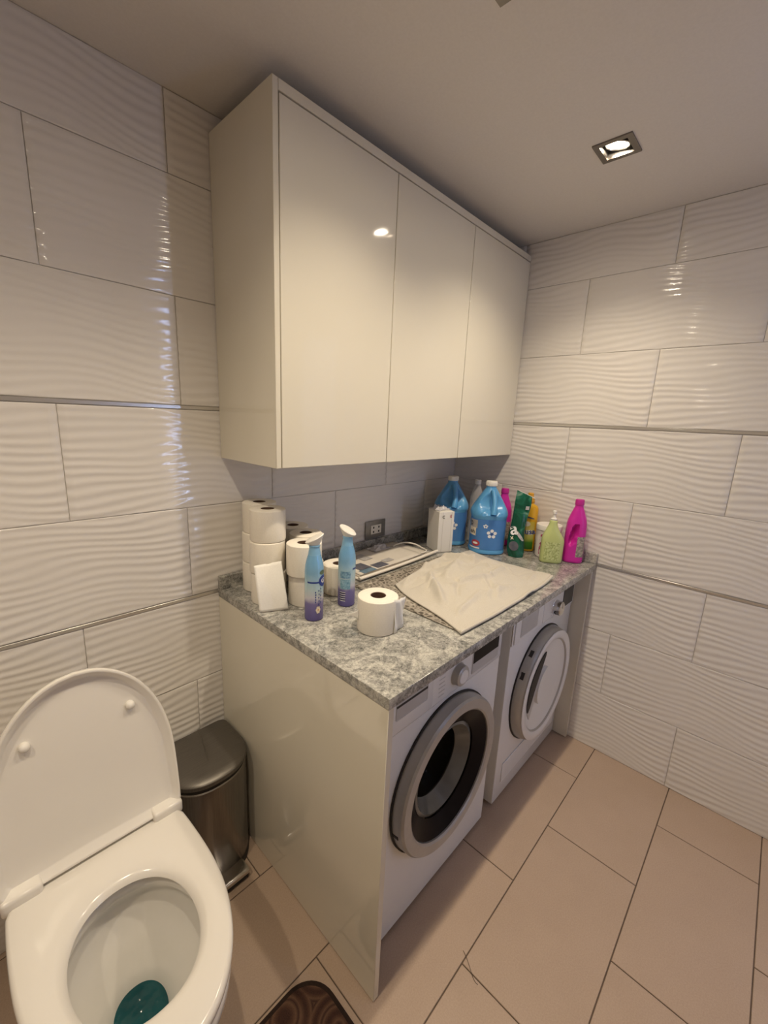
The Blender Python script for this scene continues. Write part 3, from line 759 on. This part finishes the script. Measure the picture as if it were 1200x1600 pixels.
# ---------------------------------------------------------------- aerosol cans
def spray_can(x, y, label, rz, nozzle_rz, front):
    e = empty('spray_can', (x, y, HC+.0003), label, 'spray can', 'air freshener cans', rz)
    r = .0275
    b_ = lathe('can_body', [(r-.003, 0), (r-.0005, .002), (r, .005), (r, .150), (r-.0012, .165), (r-.0045, .180), (r-.0095, .198)], M['can'], e, 40)
    n = lathe('shoulder', [(r-.0092, .1965), (r-.0105, .206), (r-.0125, .216), (r-.0128, .224), (r-.016, .228)], M['can_blue'], e, 32)
    # slanted oval white push top
    rs_ = []
    for rr, z, sh in ((.0125, .2245, 0), (.017, .232, .25), (.0225, .2405, .45), (.0245, .2455, .5), (.0225, .2482, .5), (.008, .2492, .5)):
        rs_.append([Vector((rr*1.08*cos(2*pi*i/36), rr*.92*sin(2*pi*i/36), z+sh*rr*1.08*cos(2*pi*i/36))) for i in range(36)])
    nz_ = rings('push_top', rs_, M['cap_white'], e, 40); nz_.rotation_euler = (0, 0, nozzle_rz)
    lathe('collar', [(.0162, .2225), (.0162, .2255), (.013, .2265)], M['can_blue'], n, 24)
    if front:
        patch('band', r, radians(-110), radians(-15), .118, .123, M['ink_royal'], b_)
        patch('emblem', r, radians(-40), radians(30), .106, .140, M['ink_royal'], b_, .0008, 'oval')
        link('emblem_letter', bend(text_mesh('G', .02, True), r, radians(-8), .123, lift=.0011), M['ink_white'], b_)
        patch('leaf', r, radians(-34), radians(10), .142, .155, noisy('leaf_print', (.05, .10, .07), (.12, .18, .12), 40, rough=.4), b_, .0007, 'oval')
        fl_ = []
        for k in range(6):
            a = 2*pi*k/6; fl_.append((radians(-42)+.16*cos(a)*1.0, .036+.0068*sin(a)))
        for a, z in fl_: patch('petal', r, a-.10, a+.10, z-.0052, z+.0052, M['ink_cream'], b_, .0009, 'oval', 6, 4)
        patch('petal_heart', r, radians(-42)-.06, radians(-42)+.06, .034, .0385, M['ink_orange'], b_, .0013, 'oval', 6, 4)
        for j, (a, zb, zt) in enumerate(((radians(-58), .058, .088), (radians(-38), .050, .092), (radians(-24), .056, .098))):
            for k in range(5):
                z = zb+(zt-zb)*k/4; patch('lavender_bud', r, a-.07+.03*(k % 2), a+.05+.03*(k % 2), z, z+.0055, M['ink_royal'], b_, .0007, 'oval', 5, 3)
    else:
        patch('band', r, radians(-20), radians(60), .123, .128, M['ink_royal'], b_)
        patch('text_block', r, radians(-105), radians(-35), .096, .118, noisy('can_small_print', (.10, .22, .36), (.32, .52, .64), 160, rough=.4), b_, .0006)
        patch('text_block', r, radians(-105), radians(-35), .060, .092, noisy('can_small_print', (.13, .30, .42), (.38, .58, .68), 190, rough=.4), b_, .0006)
        for k in range(9):
            patch('barcode_bar', r, radians(-105), radians(-66), .020+.0036*k, .0218+.0036*k, M['ink_black'] if k % 2 else M['ink_white'], b_, .0008, None, 6, 1)
    return e
spray_can(.110, -.391, 'light blue and purple air freshener can printed with lavender and an emblem', radians(-60), radians(23), True)
spray_can(.246, -.381, 'light blue air freshener can turned to its barcode side, behind the lavender can', radians(-72), radians(187), False)

# ---------------------------------------------------------------- newspapers, cable, film
npz = HC+.0005
nw = empty('newspaper_stack', (.65, -.15, npz), 'flat stack of folded newspaper pages with printed picture blocks by the back wall', 'newspaper', None, radians(2))
def page(name, x0, x1, y0, y1, z, mt, parent, th=.006, curl=0.0, skew=0.0):
    def fn(u, v):
        x = x0+(x1-x0)*u+skew*v; y = y0+(y1-y0)*v
        return Vector((x, y, z+curl*(max(0, u-.72)/.28)**2+.0012*sin(7*u+3*v)))
    o = sheet(name, fn, 16, 8, mt, parent, th); o.modifiers['thickness'].offset = 1
    return o
page('folded_page', -.245, .215, -.115, .105, .0012, M['news_edge'], nw, .006)
page('folded_page', -.235, .205, -.102, .112, .0092, M['newsprint'], nw, .005, skew=.01)
tp = page('folded_page', -.232, .150, -.104, .105, .0160, M['newsprint'], nw, .003, skew=.008)
for x, y, wx, wy, mt in ((-.172, -.045, .062, .062, 'ink_navy'), (-.098, -.078, .066, .044, 'ink_navy'), (-.178, -.090, .070, .034, 'ink_blue'), (-.185, .045, .08, .05, 'ink_navy'), (-.085, .03, .05, .07, 'ink_grey'), (-.03, -.06, .05, .03, 'ink_grey')):
    box('printed_picture', x-wx/2, x+wx/2, y-wy/2, y+wy/2, .0200, .0206, M[mt], tp)
pe = tube('rolled_page', [(-.25+.50*i/14, -.115-.006*sin(3*i/14), .0135+.004*(i/14)**2) for i in range(15)], [.0075]*15, M['news_edge'], nw, 10)
pe.scale = (1, 1, .8)
cbz = npz+.0245
cp = bez((.772, -.105, cbz), (.83, -.10, cbz+.012), (.875, -.14, cbz+.012), (.868, -.195, cbz-.004), 12)+bez((.868, -.195, cbz-.004), (.862, -.24, cbz-.004), (.84, -.25, cbz-.004), (.80, -.245, cbz-.003), 8)[1:]
tag(tube('cable', cp, .0035, M['cable'], None, 8), 'thin white cable curling over the newspapers towards the white carton', 'cable')
def crumple(name, loc, sx, sy, h, mt, label, cat, seed, lift=0.0):
    rnd = random.Random(seed); g = [[rnd.uniform(-1, 1) for _ in range(9)] for _ in range(9)]
    def fn(u, v):
        i, j = u*8, v*8; i0, j0 = min(7, int(i)), min(7, int(j)); a, b_ = i-i0, j-j0
        q = g[i0][j0]*(1-a)*(1-b_)+g[i0+1][j0]*a*(1-b_)+g[i0][j0+1]*(1-a)*b_+g[i0+1][j0+1]*a*b_
        e = min(1, 4*min(u, 1-u, v, 1-v))
        return Vector(((u-.5)*sx*(1+.15*q), (v-.5)*sy*(1+.12*q), max(.0012, (h*.5+h*.5*q)*e)+.0012))
    o = sheet(name, fn, 16, 16, mt, None, .0012); o.location = loc; tag(o, label, cat); return o
crumple('crumpled_film', (.70, -.085, npz+.0215), .10, .055, .020, M['film'], 'crumpled clear plastic film lying on the newspapers below the outlet', 'plastic film', 3)

# ---------------------------------------------------------------- lace mat and towel
lm = empty('lace_mat', (.67, -.48, HC), 'thin brown lace-patterned mat spread under the cream towel', 'mat')
def lace(u, v):
    x = -.308+.612*u; y = -.252+.440*v
    return Vector((x, y, .0012+.0012*sin(14*u+9*v)**2))
lo_ = sheet('cloth', lace, 40, 30, M['lace'], lm, .0015); lo_.modifiers['thickness'].offset = 1
lpts = [(-.308+.612*i/40, -.252, .003) for i in range(41)]
tube('hem', lpts, .0024, M['lace'], lm, 6); tube('hem', [(-.308, -.252+.44*i/30, .003) for i in range(31)], .0024, M['lace'], lm, 6)
tw = empty('towel', (.67, -.55, HC+.0045), 'rumpled cream terry towel spread over the worktop centre', 'towel')
def seg_d(p, a, b):
    ax, ay = b[0]-a[0], b[1]-a[1]; t_ = max(0, min(1, ((p[0]-a[0])*ax+(p[1]-a[1])*ay)/(ax*ax+ay*ay)))
    return math.hypot(p[0]-a[0]-ax*t_, p[1]-a[1]-ay*t_), t_
FOLDS = [((.06, .90), (.34, .93), .016, .050), ((.34, .93), (.66, .96), .026, .055), ((.60, .95), (.72, .66), .020, .040), ((.72, .66), (.90, .50), .012, .040), ((.28, .48), (.58, .36), .011, .026), ((.58, .36), (.80, .40), .010, .030),
         ((.10, .20), (.36, .26), .007, .030), ((.10, .40), (.26, .74), .014, .045), ((.34, .62), (.60, .72), .010, .05), ((.80, .75), (.98, .86), .010, .035), ((.36, .22), (.60, .15), .006, .03), ((.40, .84), (.58, .78), -.010, .035)]
_tr = random.Random(21)
for _ in range(26):
    _x, _y, _a, _l = _tr.uniform(.08, .92), _tr.uniform(.12, .92), _tr.uniform(-.9, .9), _tr.uniform(.06, .16)
    FOLDS.append(((_x-_l*cos(_a)/1.5, _y-_l*sin(_a)), (_x+_l*cos(_a)/1.5, _y+_l*sin(_a)), _tr.choice((-1, 1, 1))*_tr.uniform(.0025, .0055), _tr.uniform(.012, .026)))
def towel_fn(u, v):
    P00, P10, P11, P01 = Vector((-.328, -.203, 0)), Vector((.317, -.210, 0)), Vector((.368, .205, 0)), Vector((-.195, .150, 0))
    p = (P00*(1-u)+P10*u)*(1-v)+(P01*(1-u)+P11*u)*v
    p.x += .014*sin(5*v+1)*(1-u)*(.3+v)+.012*sin(7*v)*u; p.y += (.012*sin(6*u+.6)+.040*sin(pi*u**1.5))*v-.006*sin(4*u)*(1-v)
    z = .0075+.046*max(0, sin(pi*min(1, u*1.02)))**1.2*max(0, sin(pi*min(1, v*.85+.05)))**1.4*(.45+.55*v)
    for a, b_, h_, w_ in FOLDS:
        d, t_ = seg_d((u*1.5, v), (a[0]*1.5, a[1]), (b_[0]*1.5, b_[1]))
        z += h_*1.45*math.exp(-(d/(w_*.85))**2)*(.55+.45*sin(pi*(.15+.7*t_)))
    z += .0034*sin(17*u+3*sin(7*v))*sin(15*v+4*u)+.0012*sin(43*u+9*v)*sin(37*v-6*u)
    e = min(u, 1-u, v, 1-v); z = .0062+(z-.0062)*min(1, (e/.13)**.8+.04)
    if u > .86 and v < .2: z += .012*((u-.86)/.14)**1.5*max(0, 1-abs(v-.05)/.2)
    if u > .58 and u < .74 and v < .06: z += .008*(1-v/.06)*sin(pi*(u-.58)/.16)
    p.z = max(z, .0062); return p
tc_ = sheet('cloth', towel_fn, 170, 120, M['towel'], tw, .0045); tc_.modifiers['thickness'].offset = -1
# stitched hem band near the front edge
def hem_fn(u, v):
    q = towel_fn(u, .0+.028*v); q.z += .0006+.0016*(v*(1-v)*4); return q
sheet('hem', hem_fn, 60, 4, M['towel'], tw, .001)

# ---------------------------------------------------------------- white cartons
cz = HC+.0003
def carton(x, y, rz, wx, dy, h, label, marks):
    e = empty('carton', (x, y, cz), label, 'box', None, rz)
    b_ = box('body', -wx/2, wx/2, -dy/2, dy/2, 0, h, M['carton'], e, .0015, 1)
    box('flap', -wx/2+.002, wx/2-.012, -dy/2+.002, dy/2-.002, h, h+.0014, M['carton'], e)
    if marks:
        box('pale_stripe', wx/2-.0002, wx/2+.0004, -dy/2+.004, dy/2-.004, .004, h-.004, M['carton'], b_)
        box('flap_seam', -wx/2+.02, -wx/2+.0212, -dy/2-.0005, -dy/2+.0002, .002, h-.002, M['carton_line'], b_)
        box('flap_seam', wx/2-.014, wx/2-.0130, -dy/2-.0005, -dy/2+.0002, .002, h-.002, M['carton_line'], b_)
        t1 = text_mesh('C', .018, True); o = link('printed_letter', t1, M['ink_black'], b_); o.rotation_euler = (pi/2, 0, 0); o.location = (-wx/2+.022, -dy/2-.0011, h-.024)
        t1 = text_mesh('E', .018, True); o = link('printed_letter', t1, M['ink_red'], b_); o.rotation_euler = (pi/2, 0, 0); o.location = (wx/2-.018, -dy/2-.0011, h-.022)
    return e
carton(.975, -.215, radians(-25), .078, .105, .190, 'upright white carton printed with small letters beside the blue jug', True)
crumple('plastic_wrap', (.965, -.205, cz+.1925), .075, .07, .022, M['film'], 'crumpled clear plastic wrap on top of the lettered white carton', 'plastic wrap', 9)

# ---------------------------------------------------------------- blue jugs
def jug(x, y, rz, label, full=True):
    e = empty('detergent_jug', (x, y, cz), label, 'jug', 'blue detergent jugs', rz); e.scale = (1.12, 1.12, 1.0)
    N = 64; prof = [(.066, 0, 2.6), (.0725, .005, 2.6), (.0735, .014, 2.6), (.0705, .020, 2.6), (.0705, .168, 2.6), (.0735, .176, 2.6), (.0745, .184, 2.5), (.073, .196, 2.4)]
    for k in range(1, 15):
        t_ = k/14; prof.append((.073+(.021-.073)*(t_**1.15), .196+.104*t_, 2.4-.4*t_))
    prof += [(.020, .306, 2), (.020, .312, 2)]
    rs_ = []
    for r, z, n in prof:
        ring = sup(r, r, n, N, z=z)
        for p in ring:
            a = math.atan2(p.y, p.x)
            for a0 in (radians(-90),):                   # hollow for the grip on the front
                da = (a-a0+pi) % (2*pi)-pi
                dz = (z-.236)/.045
                q = (da/.95)**2+dz**2
                if q < 1 and z > .19:
                    s_ = 1-.48*(1-q)**.6; p.x *= s_; p.y *= s_
        rs_.append(ring)
    b_ = rings('body', rs_, M['jug_blue'], e, 45)
    hpts = bez((.004, -.078, .190), (.010, -.070, .222), (.010, -.048, .262), (.004, -.030, .292), 14)
    hd = tube('handle', hpts, [.012, .0125, .012, .0115, .011, .0105, .010, .010, .010, .010, .010, .010, .0105, .011, .012], M['jug_blue'], e, 12)
    hd.scale = (1, 1, 1)
    c_ = lathe('cap', [(.0215, .309), (.0225, .311), (.0225, .328), (.021, .331), (.010, .3315)], M['cap_white'], e, 32)
    for k in range(16):
        a = 2*pi*k/16; o = box('cap_rib', -.0008, .0008, -.0008, .0008, .312, .327, M['cap_white'], c_); o.location = (.0227*cos(a), .0227*sin(a), 0)
    def lr(a, z):
        c0, s0 = abs(cos(a)), abs(sin(a)); return .0705/((c0**2.6+s0**2.6)**(1/2.6))
    patch('label', lr, radians(-172), radians(-4), .024, .164, M['jug_label'], b_, .0008, None, 40, 6)
    def art(name, a0, a1, z0, z1, mt, lift=.0016, shape=None): return patch(name, lr, radians(a0), radians(a1), z0, z1, M[mt], b_, lift, shape)
    art('brand_panel', -170, -132, .120, .158, 'ink_grey'); art('brand_panel', -172, -136, .085, .122, 'ink_cream', .0018)
    def word(s_, size, a, z, mt):
        me = text_mesh(s_, size, True)
        for v in me.vertices:
            aa = radians(a)+v.co.x/.078; zz = z+v.co.y; rr = lr(aa, zz)+.0022
            v.co = (rr*cos(aa), rr*sin(aa), zz)
        link('lettering', me, M[mt], b_)
    word('esh', .026, -152, .102, 'ink_black'); word('D', .030, -158, .138, 'ink_black')
    art('red_badge', -150, -120, .036, .066, 'ink_red', .0018, 'oval'); art('badge_text', -144, -126, .046, .056, 'ink_white', .0022, 'oval')
    for k in range(5):                                   # white flowers printed on the label
        a = 2*pi*k/5+.3
        art('petal', -86+11*cos(a)-5.5, -86+11*cos(a)+5.5, .100+.0145*sin(a)-.0075, .100+.0145*sin(a)+.0075, 'ink_white', .0018, 'oval')
        art('petal', -107+5*cos(a)-2.6, -107+5*cos(a)+2.6, .134+.0062*sin(a)-.0034, .134+.0062*sin(a)+.0034, 'ink_white', .0018, 'oval')
    art('flower_heart', -89, -83, .096, .104, 'ink_royal', .0022, 'oval')
    art('side_text', -34, -24, .035, .120, 'ink_grey')
    art('white_foot_text', -165, -120, .026, .032, 'ink_white')
    return e
jug(1.136, -.370, radians(-50), 'sky blue gallon jug with flower label standing in front next to the green pouch')
jug(1.122, -.168, radians(-50), 'sky blue gallon jug with white cap standing behind the white carton')
# third jug behind, mostly hidden; clear bottle
def clear_bottle(x, y, label):
    e = empty('clear_bottle', (x, y, cz), label, 'bottle')
    lathe('body', [(.030, 0), (.034, .004), (.034, .10), (.032, .11), (.034, .12), (.034, .215), (.030, .245), (.018, .275), (.0135, .29), (.0135, .300)], M['clear_pet'], e, 32)
    lathe('cap', [(.0148, .292), (.0152, .293), (.0152, .312), (.012, .314)], M['cap_white'], e, 24)
    return e
clear_bottle(1.235, -.240, 'clear plastic bottle with pale cap standing behind and between the two blue jugs')
clear_bottle(1.225, -.085, 'clear plastic bottle with pale cap in the corner behind the rear blue jug')

# ---------------------------------------------------------------- magenta bottles
def pink_bottle(x, y, rz, label):
    e = empty('bleach_bottle', (x, y, cz), label, 'bottle', 'magenta cleaner bottles', rz)
    N = 56; rs_ = []
    prof = [(.036, .026, 0), (.041, .031, .004), (.042, .032, .012), (.042, .032, .10), (.042, .032, .150), (.040, .031, .178), (.034, .028, .205), (.025, .023, .230), (.0175, .0175, .250), (.0165, .0165, .262)]
    # resample for the grip
    fine = []
    for (a, b_) in zip(prof, prof[1:]):
        n = max(1, int((b_[2]-a[2])/.006))
        for k in range(n): t_ = k/n; fine.append(tuple(a[q]+(b_[q]-a[q])*t_ for q in range(3)))
    fine.append(prof[-1])
    for rx, ry, z in fine:
        ring = sup(rx, ry, 2.7 if z < .2 else 2.2, N, z=z)
        for p in ring:                                    # slanted grip slot pressed through near the left flank
            cx = -.012+.010*(z-.13)/.06
            q = ((p.x-cx)/.0135)**2+((z-.128)/.052)**2
            if q < 1: p.y *= 1-.86*(1-q)**.45
        rs_.append(ring)
    b_ = rings('body', rs_, M['magenta'], e, 50)
    lathe('cap', [(.0175, .258), (.019, .260), (.0185, .278), (.0165, .283), (.006, .284)], M['magenta_dk'], e, 28)
    v = []; f = []
    def front(u, t_): 
        x = .006+.033*u; z = .030+.092*t_
        rx, ry, n = .042, .032, 2.7
        return (x, -ry*max(0, 1-(x/rx)**n)**(1/n)-.0007, z)
    nu, nv = 8, 4
    for j in range(nv+1):
        for i in range(nu+1): v.append(front(i/nu, j/nv))
    for j in range(nv):
        for i in range(nu): k = j*(nu+1)+i; f.append((k, k+1, k+nu+2, k+nu+1))
    link('label', mesh('label', v, f), M['pink_label'], b_, smooth=True)
    return e
pink_bottle(1.300, -.712, radians(-62), 'bright magenta cleaner bottle with handle slot at the right end by the rippled wall')
pink_bottle(1.290, -.362, radians(-60), 'magenta cleaner bottle half hidden behind the front blue jug and green pouch')

# ---------------------------------------------------------------- green pouch
gp = empty('refill_pouch', (1.166, -.504, cz), 'dark green foil refill pouch leaning beside the front blue jug', 'pouch', None, radians(-60))
rs_ = []
for k in range(25):
    t_ = k/24; z = .285*t_
    wd_ = .036*(1-.10*t_)+.003*sin(9*t_); th = .026*(1-t_**1.6)*(.75+.25*sin(6*t_+1))+.0018
    if t_ < .08: wd_ *= .9+.1*t_/.08
    cx = .004+.008*t_*t_-.006*sin(5*t_); cy = .045*t_**1.3
    ring = sup(wd_, th, 2.3, 40, ox=cx, oy=cy, z=z+0.0)
    for i, p in enumerate(ring):
        p.y += .0022*sin(5*i/40*2*pi+9*t_)*(1-t_*.4); p.z += .020*t_**3*(-(p.x-cx)/.05) if t_ > .3 else 0
    rs_.append(ring)
pb = rings('foil_body', rs_, M['pouch'], gp, 50)
def on_pouch(x, z):
    t_ = z/.285; cx = .004+.008*t_*t_-.006*sin(5*t_); cy = .045*t_**1.3
    wd_ = .036*(1-.10*t_)+.003*sin(9*t_); th = .026*(1-t_**1.6)*(.75+.25*sin(6*t_+1))+.0018
    q = max(0, 1-abs((x)/wd_)**2.3)**(1/2.3)
    return Vector((cx+x, cy-th*q-.0034, z))
def pouch_print(name, me, x0, z0, mt, rot=0):
    for v in me.vertices:
        x, y = v.co.x*cos(rot)-v.co.y*sin(rot), v.co.x*sin(rot)+v.co.y*cos(rot); v.co = on_pouch(x0+x, z0+y)
    link(name, me, M[mt], pb)
pouch_print('lettering', text_mesh('a', .075, True), -.016, .125, 'ink_white', radians(12))
pouch_print('lettering', text_mesh('x', .026, True), -.020, .088, 'ink_cream', radians(12))
def disc(r, n=20, sy=1): return mesh('disc', [(0, 0, 0)]+[(r*cos(2*pi*i/n), r*sy*sin(2*pi*i/n), 0) for i in range(n)], [(0, 1+i, 1+(i+1) % n) for i in range(n)])
pouch_print('printed_berry', disc(.021), -.010, .052, 'ink_navy'); pouch_print('printed_swoosh', disc(.030, 24, .22), .012, .098, 'ink_grey', radians(-50)); pouch_print('printed_stamp', disc(.011, 4), .022, .222, 'ink_grey', radians(45))
tube('seal', [(.026-.040+.002*k*4, .0475, .297-.0032*k) for k in range(11)], .0022, M['cap_white'], gp, 6)

# ---------------------------------------------------------------- yellow bottle
yb = empty('dish_soap_bottle', (1.298, -.490, cz), 'yellow cleaner bottle with green-yellow label behind the green pouch', 'bottle', None, radians(-60))
rs_ = [sup(rx, ry, 2.5, 48, z=z) for rx, ry, z in ((.036, .026, 0), (.041, .031, .004), (.042, .032, .012), (.042, .032, .190), (.041, .031, .208), (.036, .028, .218), (.022, .022, .226), (.0175, .0175, .230), (.0175, .236/.236*.0175, .236))]
yb_b = rings('body', rs_, M['yellow'], yb, 45)
lathe('cap', [(.020, .232), (.021, .234), (.021, .243), (.0195, .2445), (.0195, .252), (.017, .254), (.0145, .262), (.013, .276), (.010, .279)], M['yellow_cap'], yb, 28)
def ysurf(x, z, lift): return Vector((x, -.032*max(0, 1-abs(x/.042)**2.5)**.4-lift, z))
v = []; f = []
for j in range(9):
    for i in range(15): v.append(ysurf(-.038+.068*i/14, .012+.135*j/8, .0007))
for j in range(8):
    for i in range(14): k = j*15+i; f.append((k, k+1, k+16, k+15))
link('label', mesh('label', v, f), M['lime_label'], yb_b, smooth=True)
def yprint(name, me, x0, z0, mt, rot=0, lift=.0013):
    for v in me.vertices:
        x, y = v.co.x*cos(rot)-v.co.y*sin(rot), v.co.x*sin(rot)+v.co.y*cos(rot); v.co = ysurf(max(-.0405, min(.0405, x0+x)), z0+y, lift)
    link(name, me, M[mt], yb_b)
yprint('white_panel', disc(.027, 24, .40), .010, .095, 'ink_white', 0, .0011); yprint('lettering', text_mesh('usa', .036, True), .012, .098, 'ink_royal', radians(4), .0018)
yprint('handle_mark', disc(.022, 20, .16), .004, .166, 'ink_navy', radians(-14)); yprint('fruit_print', disc(.018, 20, .7), -.008, .135, 'ink_cream', 0, .0012)

# ---------------------------------------------------------------- tub
tb = empty('stain_remover_tub', (1.286, -.600, cz), 'white round tub with pale lid and purple print behind the lime spray bottle', 'tub'); tb.scale = (1.12, 1.12, 1.0)
lathe('body', [(.042, 0), (.045, .003), (.047, .128), (.046, .130)], M['tub'], tb, 40)
patch('label', lambda a, z: .0452+.0018*z/.128, radians(-200), radians(-20), .016, .110, M['tub_print'], tb, .0006, None, 24, 6)
lathe('lid', [(.048, .126), (.0505, .128), (.0505, .146), (.049, .150), (.044, .1505), (.042, .149), (.01, .149)], M['cap_white'], tb, 40)

# ---------------------------------------------------------------- lime spray bottle (no trigger, narrow white tip)
lb = empty('lime_bottle', (1.212, -.650, cz), 'pale lime flat bottle with narrow white tip in front of the tub', 'bottle', None, radians(-58))
rs_ = [sup(rx, ry, n, 48, ox=ox, z=z) for rx, ry, n, ox, z in ((.042, .020, 3, 0, 0), (.046, .024, 3, 0, .004), (.047, .025, 3, 0, .012), (.047, .025, 3, 0, .100), (.046, .025, 3, -.001, .110), (.036, .023, 2.8, -.004, .130), (.025, .020, 2.4, -.006, .152), (.019, .018, 2.1, -.006, .168), (.0165, .0165, 2, -.006, .178), (.0165, .0165, 2, -.006, .186), (.014, .014, 2, -.006, .190))]
lbb = rings('body', rs_, M['lime'], lb, 45)
lathe('tip', [(.0125, .189), (.0135, .191), (.0135, .197), (.0085, .200), (.0062, .206), (.0062, .216), (.0085, .219), (.0085, .230), (.006, .233)], M['cap_white'], lb, 24).location = (-.006, 0, 0)
v = []; f = []
for j in range(5):
    for i in range(13):
        x = -.034+.062*i/12; v.append((x, -.025*max(0, 1-abs(x/.047)**3)**(1/3)-.0007, .016+.080*j/4))
for j in range(4):
    for i in range(12): k = j*13+i; f.append((k, k+1, k+14, k+13))
link('label', mesh('label', v, f), M['lime_label2'], lbb, smooth=True)

bpy.context.view_layer.update()
